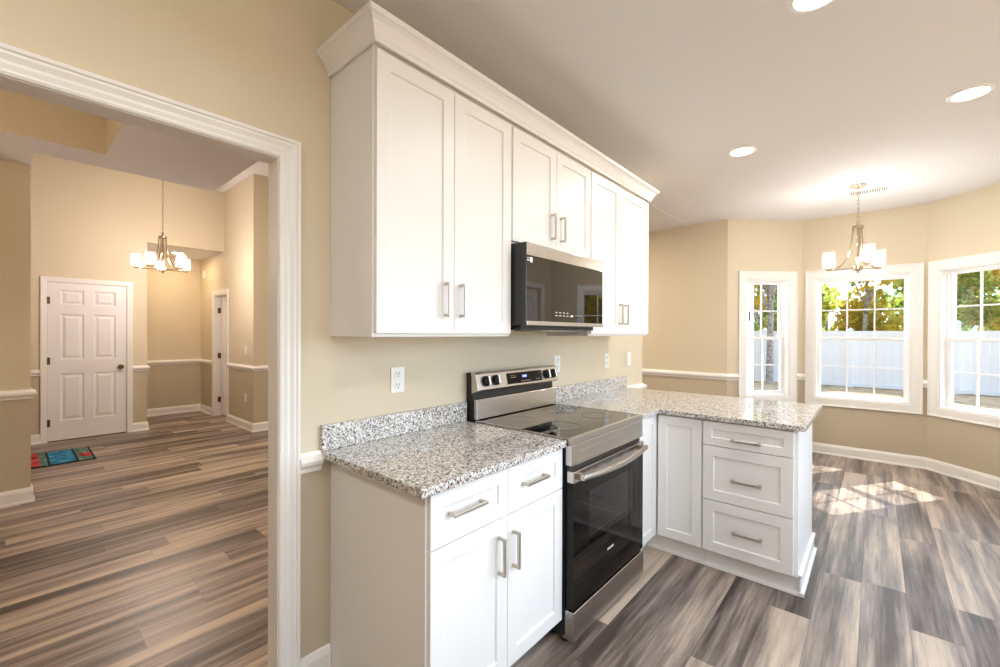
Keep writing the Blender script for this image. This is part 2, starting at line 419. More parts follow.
# kitchen wall with the wide cased opening
OY0, OY1, OZ = -2.45, -.968, 2.035
j = .012
b = MB(); b.box(-.085, 0, -4.1, OY0-j, 0, 3.6).box(-.085, 0, OY1+j, 2.345, 0, 3.6).box(-.085, 0, OY0-j, OY1+j, OZ+j, 3.6)
struct('wall_kitchen', b, 'wall', 'long beige wall carrying the kitchen cabinets and the doorway')
b = MB()
b.box(-.086, .001, OY1, OY1+j, 0, OZ+j).box(-.086, .001, OY0-j, OY0, 0, OZ+j).box(-.086, .001, OY0, OY1, OZ, OZ+j)
struct('trim_jamb', b, 'trim', 'white jamb lining of the wide doorway', 'trim')
casprof = [(.003, 0), (.003, .010), (.010, .014), (.0125, .014), (.014, .0085), (.018, .0085), (.030, .014), (.034, .014), (.0355, .010), (.040, .010), (.054, .019), (.057, .019), (.0585, .0155), (.062, .0155), (.0655, .022), (.076, .022), (.076, 0)]
Tx = lambda x0: (lambda u, w, z: (x0+w, u, z))         # faces +x
Txm = lambda x0: (lambda u, w, z: (x0-w, u, z))        # faces -x
Tym = lambda y0: (lambda u, w, z: (u, y0-w, z))        # faces -y
b = MB(Tx(0)); b.ringframe(OY0, OY1, 0, OZ, casprof, False)
struct('trim_doorway', b, 'trim', 'white fluted casing round the wide doorway', 'trim', smooth=False)
b = MB(Txm(-.085)); b.ringframe(OY0, OY1, 0, OZ, casprof, False)
struct('trim_doorway_dining', b, 'trim', 'white casing on the dining side of the doorway', 'trim')

# north wall, bay walls, east and south walls
struct('wall_north', MB().prism([(-4.97, 3.96), (.35, 3.96), (.35-TH*.42, 3.96+TH), (-4.97, 3.96+TH)], -.1, 2.86), 'wall', 'beige wall left of the bay with white chair rail')
def bayT(P, d, nin):       # u along the wall, w into the room, z up
    P, d, nin = Vector(P), Vector(d), Vector(nin)
    return lambda u, w, z: (P.x+d.x*u+nin.x*w, P.y+d.y*u+nin.y*w, z)
TL_ = bayT((.35, 3.96), (R2, R2), (R2, -R2)); TM_ = bayT((1.0, 4.61), (1, 0), (0, -1)); TR_ = bayT((2.07, 4.61), (R2, -R2), (-R2, -R2))
def holed(T, L, u0, u1, z0, z1, e0, e1):
    b = MB(T); s0, s1 = -e0, L+e1
    def seg(a, c, za, zb):
        # mitred outer corners where the segment meets the wall ends
        A = a-(TH*.42 if a == 0 else 0); C_ = c+(TH*.42 if c == L else 0)
        i = [b.p(q) for q in ((a, 0, za), (c, 0, za), (C_, -TH, za), (A, -TH, za), (a, 0, zb), (c, 0, zb), (C_, -TH, zb), (A, -TH, zb))]
        for q in ((0,1,2,3),(4,5,6,7),(0,1,5,4),(1,2,6,5),(2,3,7,6),(3,0,4,7)): b.f.append([i[k] for k in q])
    seg(0, u0, -.1, 2.86); seg(u1, L, -.1, 2.86); seg(u0, u1, -.1, z0); seg(u0, u1, z1, 2.86)
    return b
LL, LM, LR = .919, 1.07, 1.15
WZ0, WZ1 = .655, 2.04
wins = [('window_1', TL_, .225, .76, 2, LL, 'narrow left window of the bay'), ('window_2', TM_, .132, .948, 3, LM, 'middle window of the bay above the baseboard'), ('window_3', TR_, .116, .655, 2, LR, 'right window of the bay cut by the picture edge')]
for (nm, T, u0, u1, npan, L, lab), wn_ in zip(wins, ('wall_bay_left', 'wall_bay_middle', 'wall_bay_right')):
    struct(wn_, holed(T, L, u0, u1, WZ0, WZ1, 0, 0), 'wall', 'beige bay wall holding the '+lab)
    root = thing(nm, 'white double hung vinyl '+lab, 'window', Vector(T((u0+u1)/2, 0, WZ0))); root['kind'] = 'structure'
    cp = [(-.002, 0), (-.002, .014), (.012, .018), (.07, .018), (.085, .022), (.092, .022), (.092, 0)]
    b = MB(T); b.ringframe(u0, u1, WZ0, WZ1, cp, True); link('casing', b, 'trim', root)
    b = MB(T); jt = .012
    b.box(u0-.001, u0+jt, -.075, .004, WZ0, WZ1).box(u1-jt, u1+.001, -.075, .004, WZ0, WZ1).box(u0+jt, u1-jt, -.075, .004, WZ1-jt, WZ1).box(u0+jt, u1-jt, -.075, .012, WZ0, WZ0+jt)
    link('window_jamb', b, 'trim', root)
    a0, a1, z0, z1 = u0+jt, u1-jt, WZ0+jt, WZ1-jt
    b = MB(T); fr = .012
    b.box(a0, a0+fr, -.13, -.06, z0, z1).box(a1-fr, a1, -.13, -.06, z0, z1).box(a0+fr, a1-fr, -.13, -.06, z1-fr, z1).box(a0+fr, a1-fr, -.13, -.06, z0, z0+fr)
    link('window_frame', b, 'pvc', root, bevel=.002)
    a0 += fr; a1 -= fr; z0 += fr; z1 -= fr; zm = (z0+z1)/2-.01
    for sname, sz0, sz1, w0, w1 in (('lower_sash', z0, zm+.018, -.088, -.064), ('upper_sash', zm-.018, z1, -.122, -.094)):
        st = .027; b = MB(T)
        b.box(a0, a0+st, w0, w1, sz0, sz1).box(a1-st, a1, w0, w1, sz0, sz1).box(a0+st, a1-st, w0, w1, sz1-st, sz1).box(a0+st, a1-st, w0, w1, sz0, sz0+st)
        sash = link(sname, b, 'pvc', root, bevel=.002)
        g0, g1, h0, h1 = a0+st, a1-st, sz0+st, sz1-st; wm = (w0+w1)/2
        b = MB(T); b.box(g0, g1, wm-.002, wm+.002, h0, h1); link('pane', b, 'glass', sash)
        b = MB(T); mw = .0075
        for k in range(1, npan):
            uu = g0+(g1-g0)*k/npan; b.box(uu-mw, uu+mw, wm-.007, wm+.007, h0, h1)
        hh = (h0+h1)/2; b.box(g0, g1, wm-.0065, wm+.0065, hh-mw, hh+mw); link('muntin', b, 'pvc', sash)
    b = MB(T); um = (u0+u1)/2; b.box(um-.03, um+.03, -.07, -.055, zm+.018, zm+.032); link('sash_lock', b, 'pvc', root, bevel=.003)

# east wall: panelled door mirrored in the glass fronts, unseen window added for daylight
EX = 2.883
b = MB()
b.box(EX, EX+TH, 3.55, 3.797, -.1, 2.86).box(EX, EX+TH, 2.72, 3.55, 2.05, 2.86).box(EX, EX+TH, 2.2, 2.72, -.1, 2.86).box(EX, EX+TH, -1.2, 2.2, -.1, .62).box(EX, EX+TH, -1.2, 2.2, 2.25, 2.86).box(EX, EX+TH, -4.15, -1.2, -.1, 2.86)
struct('wall_east', b, 'wall', 'beige wall across the kitchen with door and added window')
struct('wall_south', MB().box(-7.6, EX+TH, -4.15, -4.1, 0, 3.7), 'wall', 'beige wall behind the camera')
root = thing('added_window', 'wide added unseen window on the far side of the kitchen', 'window', (EX, 0, .62)); root['kind'] = 'structure'  # out of view, put in to let cool daylight into the kitchen
b = MB(Txm(EX)); b.ringframe(-1.2, 2.2, .62, 2.25, [(0, 0), (0, .018), (.09, .02), (.09, 0)], True); link('casing', b, 'trim', root)
b = MB(); b.box(EX+.05, EX+.1, -1.2, -1.14, .62, 2.25).box(EX+.05, EX+.1, 2.14, 2.2, .62, 2.25).box(EX+.05, EX+.1, -1.14, 2.14, .62, .68).box(EX+.05, EX+.1, -1.14, 2.14, 2.19, 2.25).box(EX+.05, EX+.1, -.03, .03, .68, 2.19)
link('window_frame', b, 'pvc', root)
b = MB(); b.box(EX+.073, EX+.077, -1.14, -.03, .68, 2.19).box(EX+.073, EX+.077, .03, 2.14, .68, 2.19); link('pane', b, 'glass', root)

def panel_door(mb, W_, H_, w):
    """front of a six panel door, local u 0..W_, z 0..H_, face at w"""
    us = [0, .112, W_/2-.045, W_/2+.045, W_-.112, W_]
    zs = [0, .24, .84, 1.02, 1.60, 1.72, 1.91, H_]
    for i in range(5):
        for k in range(7):
            a0, a1, c0, c1 = us[i], us[i+1], zs[k], zs[k+1]
            if i in (1, 3) and k in (1, 3, 5):
                def rg(d, ww): return [(a0+d, ww, c0+d), (a1-d, ww, c0+d), (a1-d, ww, c1-d), (a0+d, ww, c1-d)]
                rows = [rg(0, w), rg(.014, w-.011), rg(.026, w-.011), rg(.05, w-.002)]
                ids = [[mb.p(q) for q in r] for r in rows]
                for A, B in zip(ids[:-1], ids[1:]):
                    for q in range(4): mb.f.append([A[q], A[(q+1) % 4], B[(q+1) % 4], B[q]])
                mb.f.append(ids[-1])
            else: mb.face([(a0, w, c0), (a1, w, c0), (a1, w, c1), (a0, w, c1)])
    for q in (((0,0),(W_,0)), ((W_,0),(W_,H_)), ((W_,H_),(0,H_)), ((0,H_),(0,0))):
        (a, c), (a2, c2) = q; mb.face([(a, w, c), (a2, w, c2), (a2, w-.035, c2), (a, w-.035, c)])
    mb.face([(0, w-.035, 0), (W_, w-.035, 0), (W_, w-.035, H_), (0, w-.035, H_)])

root = thing('door_3', 'grey white panelled outside door beside the bay', 'door', (EX, 3.13, 0)); root['kind'] = 'structure'
b = MB(lambda u, w, z: (EX+.05-w, 2.74+u, z)); panel_door(b, .79, 2.03, .0); link('door_panel', b, 'door', root)
b = MB(Txm(EX)); b.ringframe(2.72, 3.55, 0, 2.05, casprof, False); link('casing', b, 'trim', root)
b = MB(); b.lathe([(.004, -.05), (.026, -.048), (.03, -.035), (.02, -.02), (.012, -.012), (.03, -.006), (.03, 0)], (EX+.05, 2.80, .95), 16, 'x'); link('knob', b, 'nickel', root, smooth=True)

# hall and dining walls
struct('wall_dining', MB().box(-3.63, -3.51, -4.1, -1.512, 0, 2.745), 'wall', 'beige wall end at the far left with chair rail')
DX = -6.1
DY0, DY1, DZ = -1.322, -.556, 2.02
b = MB(); b.box(DX-.12, DX, -4.1, DY0, 0, 3.6).box(DX-.12, DX, DY1, -.344, 0, 3.6).box(DX-.12, DX, DY0, DY1, DZ, 3.6).box(DX-.12, DX, -.344, .73, 2.66, 3.6)
struct('wall_entry', b, 'wall', 'tall beige hall wall holding the six panel door')
struct('wall_alcove', MB().box(-7.46, -7.34, -.6, .73, 0, 2.75).box(-7.34, DX-.12, -.464, -.344, 0, 2.75), 'wall', 'beige back wall of the hall alcove')
struct('ceiling_alcove', MB().box(-7.34, DX-.12, -.344, .61, 2.66, 2.75), 'ceil', 'low white ceiling of the hall alcove')
RX0, RX1, RZ = -6.585, -5.93, 2.0
b = MB(); b.box(-7.34, RX0, .61, .73, 0, 3.6).box(RX1, -4.85, .61, .73, 0, 3.6).box(RX0, RX1, .61, .73, RZ, 3.6).box(-4.97, -4.85, .73, 3.96, 0, 3.6)
struct('wall_hall', b, 'wall', 'tall beige hall wall with the narrow doorway')
struct('wall_closet', MB().box(-7.34, -4.97, 1.9, 2.0, 0, 2.7).box(-7.46, -7.34, .73, 2.0, 0, 2.7), 'wall', 'dim wall inside the narrow doorway')
struct('ceiling_closet', MB().box(-7.46, -4.97, .73, 2.0, 2.7, 2.8), 'ceil', 'ceiling inside the narrow doorway')

# ---------------- six panel door in the hall
root = thing('door_1', 'closed white six panel door with bronze knob in the hall', 'door', (DX, (DY0+DY1)/2, 0)); root['kind'] = 'structure'
b = MB(lambda u, w, z: (DX-.012+w, DY0+.006+u, .012+z)); panel_door(b, DY1-DY0-.012, DZ-.02, 0); link('door_panel', b, 'door', root)
b = MB(Tx(DX)); b.ringframe(DY0, DY1, 0, DZ, [(-.004, 0), (-.004, .012), (.02, .015), (.045, .018), (.055, .018), (.055, 0)], False); link('casing', b, 'trim', root)
for zz in (.24, 1.02, 1.78):
    b = MB(); b.tube([(DX+.006, DY0+.004, zz-.045), (DX+.006, DY0+.004, zz+.045)], .008, 10).box(DX-.01, DX+.002, DY0+.004, DY0+.028, zz-.045, zz+.045); link('hinge', b, 'bronze', root)
b = MB(); b.lathe([(.032, 0), (.032, .006), (.013, .012), (.012, .03), (.024, .038), (.03, .05), (.026, .062), (.004, .066)], (DX-.012, -.625, .915), 18, 'x'); link('knob', b, 'bronze', root, smooth=True)
b = MB(); b.box(DX-.06, DX-.05, DY0, DY1, 0, .012); link('threshold', b, 'slot', root)

# ---------------- narrow door standing ajar behind its frame
root = thing('door_2', 'narrow white hall door with dark hinges beside the alcove', 'door', ((RX0+RX1)/2, .61, 0)); root['kind'] = 'structure'
b = MB(Tym(.61)); b.ringframe(RX0, RX1, 0, RZ, [(-.004, 0), (-.004, .012), (.03, .017), (.065, .019), (.065, 0)], False); link('casing', b, 'trim', root)
b = MB(); b.box(RX0, RX0+.014, .606, .735, 0, RZ).box(RX1-.014, RX1, .606, .735, 0, RZ).box(RX0+.014, RX1-.014, .606, .735, RZ-.014, RZ); link('door_jamb', b, 'trim', root)
ang = math.radians(7)
dd, dn = Vector((math.cos(ang), math.sin(ang))), Vector((math.sin(ang), -math.cos(ang)))
b = MB(lambda u, w, z: (RX0+.03+dd.x*u+dn.x*w, .705+dd.y*u+dn.y*w, .012+z)); panel_door(b, RX1-RX0-.055, RZ-.03, .0); link('door_panel', b, 'door', root)
for zz in (.27, 1.0, 1.75):
    b = MB(); b.tube([(RX0+.022, .692, zz-.045), (RX0+.022, .692, zz+.045)], .008, 8).box(RX0+.013, RX0+.017, .655, .692, zz-.045, zz+.045); link('hinge', b, 'bronze', root)

# ---------------- baseboards and chair rails
base = [(0, 0), (.022, 0), (.022, .012), (.015, .022), (.015, .092), (.011, .106), (.006, .118), (0, .12)]
rail = [(0, .842), (.014, .842), (.016, .858), (.030, .872), (.034, .885), (.030, .9), (.014, .906), (.008, .918), (0, .918)]
def mould(name, path, prof, side, label): return struct(name, MB().sweep(path, prof, side), 'trim', label, 'trim')
mould('baseboard_bay', [(-4.85, 3.96)]+bay+[(EX, 3.63)], base, -1, 'white baseboard running round the bay')
mould('trim_rail_north', [(-4.85, 3.96), (.35, 3.96), TL_(.225-.092, 0, 0)[:2]], rail, -1, 'white chair rail on the wall left of the bay')
mould('trim_rail_bay_left', [TL_(.76+.092, 0, 0)[:2], (1.0, 4.61), (1.0+.132-.092, 4.61)], rail, -1, 'short white chair rail between left and middle bay windows')
mould('trim_rail_bay_right', [(1.0+.948+.092, 4.61), (2.07, 4.61), TR_(.024, 0, 0)[:2]], rail, -1, 'short white chair rail between middle and right bay windows')
mould('baseboard_kitchen', [(0, -.893), (0, -.764)], base, -1, 'short white baseboard beside the doorway')
mould('trim_rail_kitchen', [(0, -.893), (0, -.806)], rail, -1, 'short white chair rail between doorway and counter')
mould('trim_rail_end', [(0, 1.967), (0, 2.345), (-.085, 2.345)], rail, -1, 'white chair rail stub on the kitchen wall end')
mould('baseboard_end', [(0, 1.967), (0, 2.345), (-.085, 2.345)], base, -1, 'white baseboard on the kitchen wall end')
mould('baseboard_dining', [(-3.51, -4.1), (-3.51, -1.512), (-3.63, -1.512)], base, -1, 'white baseboard of the far left wall end')
mould('trim_rail_dining', [(-3.51, -4.1), (-3.51, -1.512), (-3.63, -1.512)], rail, -1, 'white chair rail of the far left wall end')
mould('baseboard_entry_left', [(DX, -4.1), (DX, DY0-.055)], base, -1, 'white baseboard left of the six panel door')
mould('trim_rail_entry_left', [(DX, -4.1), (DX, DY0-.055)], rail, -1, 'white chair rail left of the six panel door')
mould('baseboard_entry_right', [(DX, DY1+.055), (DX, -.344), (-7.34, -.344), (-7.34, .61), (RX0-.065, .61)], base, -1, 'white baseboard right of the six panel door and round the alcove')
mould('trim_rail_entry_right', [(DX, DY1+.055), (DX, -.344), (-7.34, -.344), (-7.34, .61), (RX0-.065, .61)], rail, -1, 'white chair rail round the hall alcove')
mould('baseboard_hall', [(RX1+.065, .61), (-4.85, .61), (-4.85, 3.9)], base, -1, 'white baseboard of the hall wall corner')
mould('trim_rail_hall', [(RX1+.065, .61), (-4.85, .61), (-4.85, 3.9)], rail, -1, 'white chair rail of the hall wall corner')
mould('baseboard_east', [(EX, 2.64), (EX, -4.1)], base, -1, 'white baseboard across the kitchen')

# ------------------------------------------------------------------ cabinets
def pull(parent, T, u, z, vertical, L=.14):
    b = MB(T); h = L/2; bw = .0055
    if vertical:
        b.box(u-bw, u+bw, 0, .026, z-h, z-h+.011).box(u-bw, u+bw, 0, .026, z+h-.011, z+h).box(u-bw, u+bw, .026, .035, z-h, z+h)
    else:
        b.box(u-h, u-h+.011, 0, .026, z-bw, z+bw).box(u+h-.011, u+h, 0, .026, z-bw, z+bw).box(u-h, u+h, .026, .035, z-bw, z+bw)
    return link('handle', b, 'nickel', parent, bevel=.0012)
def front(root, name, T, u0, u1, z0, z1, hu, hz, vertical, rail_=.058, L=.14):
    b = MB(T); b.shaker(u0, u1, z0, z1, .02, rail_); d = link(name, b, 'cab', root, bevel=.0015)
    Th = lambda u, w, z: T(u, w+.02, z)
    if hu is not None:
        if not vertical and hz is not None and rail_ < (z1-z0)/2:
            Th = lambda u, w, z: T(u, w+.0125, z)
        pull(d, Th, hu, hz, vertical, L)
    return d

UB, UT = 1.372, 2.43
def upper(name, label, y0, y1, z0, z1, doors, hz, hy):
    root = thing(name, label, 'cabinet', (0, (y0+y1)/2, z0), 'white wall cabinets')
    b = MB(); b.box(.001, .292, y0, y1, z0, z1); link('carcass', b, 'cab', root, bevel=.001)
    fr = .04; b = MB()
    b.box(.292, .31, y0-.0015, y0+fr, z0, z1).box(.292, .31, y1-fr, y1+.0015, z0, z1).box(.292, .31, y0+fr, y1-fr, z0, z0+fr).box(.292, .31, y0+fr, y1-fr, z1-fr, z1); link('face_frame', b, 'cab', root, bevel=.001)
    T = Tx(.31)
    for (a, c), h in zip(doors, hy): front(root, 'door', T, a, c, z0+.013, 2.405, h, hz, True)
    return root
upper('wall_cabinet', 'tall white two door wall cabinet nearest the doorway, left of the microwave', -.764, -.002, UB, UT, [(-.760, -.3865), (-.3835, -.010)], 1.525, [-.437, -.349])
upper('wall_cabinet', 'short white two door wall cabinet directly above the microwave', .0, .768, 1.83, UT, [(.004, .3855), (.3885, .764)], 1.97, [.335, .43])
upper('wall_cabinet', 'tall white two door wall cabinet right of the microwave', .770, 1.678, UB, UT, [(.776, 1.177), (1.18, 1.672)], 1.52, [1.16, 1.247])
b = MB()
crown = [(0, 2.42), (.008, 2.42), (.010, 2.432), (.016, 2.44), (.022, 2.455), (.034, 2.474), (.046, 2.484), (.054, 2.487), (.056, 2.506), (0, 2.506)]
crown = [(w+.002, z) for w, z in crown]
b.sweep([(0.001, -.766), (.331, -.766), (.331, 1.681), (0.001, 1.681)], crown, -1)
tag(link('crown_molding', b, 'cab', None, (.16, .45, 2.42)), 'white stepped crown molding along the tops of the wall cabinets', 'molding')

# base cabinet left of the range
root = thing('base_cabinet', 'white base cabinet with two drawers over two doors, left of the range', 'cabinet', (.3, -.38, 0), 'white base cabinets')
b = MB(); b.box(.001, .592, -.7445, -.003, .105, .884); link('carcass', b, 'cab', root, bevel=.001)
b = MB(); b.box(.001, .592, -.762, -.745, .0, .884); link('side_panel', b, 'cab', root, bevel=.001)
b = MB(); b.box(.592, .61, -.7635, -.723, .105, .884).box(.592, .61, -.042, -.0015, .105, .884).box(.592, .61, -.723, -.042, .105, .14).box(.592, .61, -.723, -.042, .85, .884).box(.592, .61, -.723, -.042, .68, .71); link('face_frame', b, 'cab', root)
b = MB(); b.box(.52, .535, -.745, -.003, 0, .105); link('toe_kick', b, 'cab', root)
T = Tx(.61)
front(root, 'drawer', T, -.758, -.3845, .702, .876, -.60, .795, False, .05, .16)
front(root, 'drawer', T, -.3815, -.008, .702, .876, -.215, .793, False, .05, .15)
front(root, 'door', T, -.758, -.3845, .115, .698, -.437, .568, True)
front(root, 'door', T, -.3815, -.008, .115, .698, -.353, .563, True)

# corner base cabinet
corner = root = thing('base_cabinet', 'white corner base cabinet with a slim door right beside the range', 'cabinet', (.45, 1.3, 0), 'white base cabinets')
b = MB(); b.box(.001, .592, .772, 1.758, .105, .884).box(.592, .900, 1.10, 1.758, .105, .884); link('carcass', b, 'cab', root)
b = MB(); b.box(.53, .545, .772, 1.155, 0, .105).box(.545, .900, 1.14, 1.155, 0, .105); link('toe_kick', b, 'cab', root)
b = MB(Tx(.592)); b.box(.772, 1.06, 0, .018, .105, .884); link('face_frame', b, 'cab', root)
front(root, 'door', Tx(.61), .778, 1.076, .115, .876, None, None, True, .052)
Tp = Tym(1.10)
front(root, 'door', Tp, .638, .896, .115, .876, None, None, True, .055)
# drawer cabinet at the peninsula end
root = thing('base_cabinet', 'white three drawer base cabinet at the end of the peninsula', 'cabinet', (1.13, 1.42, 0), 'white base cabinets')
b = MB(); b.box(.902, 1.352, 1.10, 1.758, .105, .884); link('carcass', b, 'cab', root)
b = MB(); b.prism([(1.352, 1.098), (1.37, 1.098), (1.37, 1.76), (1.352, 1.76)], .105, .884).box(1.352, 1.37, 1.14, 1.76, 0, .105); link('end_panel', b, 'cab', root)
b = MB(); b.box(.902, 1.352, 1.14, 1.155, 0, .105); link('toe_kick', b, 'cab', root)
b = MB(); b.box(1.37, 1.382, 1.128, 1.775, 0, .1).prism([(1.37, 1.124), (1.388, 1.124), (1.388, 1.779), (1.37, 1.779)], .1, .115).box(1.37, 1.396, 1.122, 1.78, 0, .022); link('base_molding', b, 'trim', root, bevel=.003)
SHOE = [(0, 0), (.017, 0), (.016, .008), (.012, .015), (.006, .019), (0, .02)]
b = MB(); b.sweep([(.55, 1.14), (.9, 1.14)], SHOE, -1); link('shoe_molding', b, 'trim', corner)
b = MB(); b.sweep([(.902, 1.14), (1.396, 1.14)], [(0, 0), (.017, 0), (.016, .008), (.012, .015), (.006, .019), (0, .02)], -1); link('shoe_molding', b, 'trim', root)
front(root, 'drawer', Tp, .906, 1.352, .737, .876, 1.13, .782, False, .045, .145)
front(root, 'drawer', Tp, .906, 1.352, .418, .732, 1.133, .553, False, .058, .145)
front(root, 'drawer', Tp, .906, 1.352, .115, .413, 1.138, .260, False, .058, .145)

# countertops
root = thing('countertop', 'speckled grey granite countertop left of the range with low backsplash', 'countertop', (.3, -.4, .884), 'granite countertops')
b = MB(); b.prism([(0.001, -.806), (.648, -.806), (.648, -.002), (0.001, -.002)], .8845, .914); link('slab', b, 'granite', root, bevel=.004, seg=3)
b = MB(); b.box(.001, .02, -.806, -.002, .9145, 1.016); link('backsplash', b, 'granite', root, bevel=.002)
root = thing('countertop', 'speckled granite peninsula countertop turning the corner right of the range', 'countertop', (.7, 1.5, .884), 'granite countertops')
b = MB(); b.prism([(0.001, .768), (.648, .768), (.648, 1.06), (1.405, 1.06), (1.405, 1.965), (0.001, 1.965)], .8845, .914); link('slab', b, 'granite', root, bevel=.004, seg=3)
b = MB(); b.box(.001, .02, .768, 1.965, .9145, 1.016); link('backsplash', b, 'granite', root, bevel=.002)

# ------------------------------------------------------------------ range
Y0, Y1 = .003, .763
root = thing('kitchen_range', 'freestanding stainless electric range with black glass cooktop and oven door', 'range', (.33, .383, 0))
b = MB()   # body with an open oven cavity behind the window
b.box(.03, .635, Y0, Y0+.06, .04, .905).box(.03, .635, Y1-.06, Y1, .04, .905).box(.03, .12, Y0+.06, Y1-.06, .04, .905).box(.12, .635, Y0+.06, Y1-.06, .04, .24).box(.12, .635, Y0+.06, Y1-.06, .7, .905)
link('body', b, 'black', root, bevel=.002)
b = MB(); b.box(.121, .125, Y0+.061, Y1-.061, .241, .699).box(.125, .63, Y0+.0605, Y0+.0615, .241, .699).box(.125, .63, Y1-.0615, Y1-.0605, .241, .699).box(.125, .63, Y0+.0615, Y1-.0615, .2405, .2415).box(.125, .63, Y0+.0615, Y1-.0615, .6985, .6995); link('oven_liner', b, 'cavity', root)
for zz in (.38, .53):
    b = MB()
    for k in range(9): b.tube([(.15+.055*k, Y0+.075, zz), (.15+.055*k, Y1-.075, zz)], .003, 6)
    b.tube([(.14, Y0+.08, zz+.004), (.61, Y0+.08, zz+.004)], .004, 6).tube([(.14, Y1-.08, zz+.004), (.61, Y1-.08, zz+.004)], .004, 6)
    link('oven_rack', b, 'chrome', root)
b = MB(); b.box(.075, .655, Y0+.004, Y1-.004, .905, .922); link('cooktop', b, 'ceramic', root, bevel=.002)
ct = MB(); ct.box(.65, .672, Y0, Y1, .895, .9245).box(.075, .65, Y0-.0005, Y0+.005, .9, .9235).box(.075, .65, Y1-.005, Y1+.0005, .9, .9235); link('cooktop_trim', ct, 'steel', root, bevel=.002)
for (px, py, rr) in ((.24, .2, .075), (.24, .57, .095), (.48, .2, .105), (.48, .57, .085)):
    b = MB(); b.lathe([(rr, .9222), (rr, .9226), (rr-.003, .9226), (rr-.003, .9222)], (px, py, 0), 32, cap=False); link('burner_ring', b, 'ring', root)
# backguard
b = MB(lambda a, c, y: (a, y, c))
b.prism([(.006, .90), (.06, .90), (.045, 1.165), (.04, 1.172), (.006, 1.172)], Y0+.004, Y1-.004); link('backguard', b, 'black', root, bevel=.002)
b = MB(lambda a, c, y: (a, y, c)); b.prism([(.061, .925), (.085, .925), (.082, 1.032), (.061, 1.032)], Y0+.004, Y1-.004); link('backguard_riser', b, 'steel', root, bevel=.003)
cp = [(.047, 1.062), (.094, 1.078), (.096, 1.084), (.078, 1.166), (.072, 1.176), (.04, 1.176), (.046, 1.15)]
b = MB(lambda a, c, y: (a, y, c)); b.prism(cp, Y0, Y1); panel = link('control_panel', b, 'steel', root, bevel=.002)
# control face runs from (.096,1.084) to (.078,1.166)
cn = Vector((.082, .018)).normalized(); cu = Vector((-.018, .082)).normalized(); c0 = Vector((.096, 1.084))
def Tc(u, w, h): q = c0+cu*h+cn*w; return (q.x, u, q.y)
b = MB(Tc); b.box(.25, .585, .0002, .002, .010, .074); link('display', b, 'blackglass', panel)
b = MB(Tc)
for k, (du, wd) in enumerate(((0, .007), (.011, .003), (.018, .008), (.029, .008))): b.box(.392+du, .392+du+wd, .002, .0026, .042, .056)
link('clock_digits', b, 'digits', panel)
for n_, u_, du, wd, h0, h1 in ((4, .285, .013, .007, .046, .049), (4, .285, .013, .006, .058, .0595), (6, .375, .016, .009, .02, .0225), (3, .52, .016, .008, .022, .0242)):
    b = MB(Tc)
    for k in range(n_): b.box(u_+du*k, u_+du*k+wd, .002, .0024, h0, h1)
    link('key_print', b, 'key', panel)
for uu in (.075, .155, .637, .707):
    b = MB()
    rows = []
    for rr, ww in ((.029, 0), (.029, .012), (.025, .018), (.024, .02), (.0005, .02)):
        rows.append([Tc(uu+rr*math.cos(2*PI*k/28), ww, .044+rr*math.sin(2*PI*k/28)) for k in range(28)])
    b.grid(rows, True, True); kn = link('knob', b, 'black', panel, smooth=True)
    b = MB(Tc); b.box(uu-.008, uu+.008, .0195, .034, .044-.026, .044+.026); link('knob_grip', b, 'chrome', kn, bevel=.003)
# front
b = MB(); b.box(.636, .672, Y0+.002, Y1-.002, .8, .894); fp = link('front_panel', b, 'steel', root, bevel=.003)
b = MB(); b.box(.672, .6745, Y0+.03, Y1-.02, .803, .809).box(.672, .6730, Y0+.004, Y1-.004, .857, .859); link('panel_bead', b, 'steel', fp)
b = MB(); b.box(.64, .655, Y0+.004, Y1-.004, .775, .799); link('door_gap', b, 'black', root)
b = MB(); fx = .676
b.box(.64, fx, Y0+.006, Y1-.006, .69, .725).box(.64, fx, Y0+.006, Y0+.145, .165, .69).box(.64, fx, Y1-.125, Y1-.006, .165, .69).box(.64, fx, Y0+.145, Y1-.125, .165, .41).box(.64, fx, Y0+.145, Y1-.125, .655, .69)
dr = link('oven_door', b, 'blackglass', root)
b = MB(); b.box(fx-.006, fx-.001, Y0+.145, Y1-.125, .41, .655); link('oven_window', b, 'ovenglass', dr)
b = MB(); b.box(.642, fx+.004, Y0+.004, Y1-.004, .725, .776); ds = link('door_rail', b, 'steel', dr, bevel=.003)
for cy in (.2, .33, .46, .59):
    b = MB()
    for q in (0, .009): b.box(fx+.0035, fx+.0045, cy-.03, cy+.03, .752+q, .7555+q)
    link('vent_slot', b, 'black', dr)
pts = []
for k in range(13):
    s_ = k/12; pts.append((fx+.034+.02*math.sin(PI*s_), Y0+.035+(Y1-Y0-.07)*s_, .752-.010*math.sin(PI*s_)))
hb = MB()
rows = []
for (x_, y_, z_) in pts: rows.append([(x_-.006, y_, z_-.014), (x_+.006, y_, z_-.012), (x_+.009, y_, z_), (x_+.006, y_, z_+.012), (x_-.006, y_, z_+.014)])
hb.grid(rows, True, True)
hb.box(fx+.003, fx+.034, Y0+.035, Y0+.06, .736, .764).box(fx+.003, fx+.034, Y1-.06, Y1-.035, .736, .764)
link('handle', hb, 'steel', dr, bevel=.002)
b = MB()
for k in range(7): b.box(fx, fx+.0012, .33+.0095*k, .337+.0095*k, .312, .321)
link('maker_mark', b, 'key', dr)
b = MB(); b.box(.62, .682, Y0+.004, Y1-.006, .024, .155); link('storage_drawer', b, 'steel', root, bevel=.003)
for yy in (Y0+.04, Y1-.04):
    for xx in (.1, .62):
        b = MB(); b.lathe([(.02, 0), (.02, .012), (.012, .015), (.012, .045)], (xx, yy, 0), 14); link('foot', b, 'black', root)

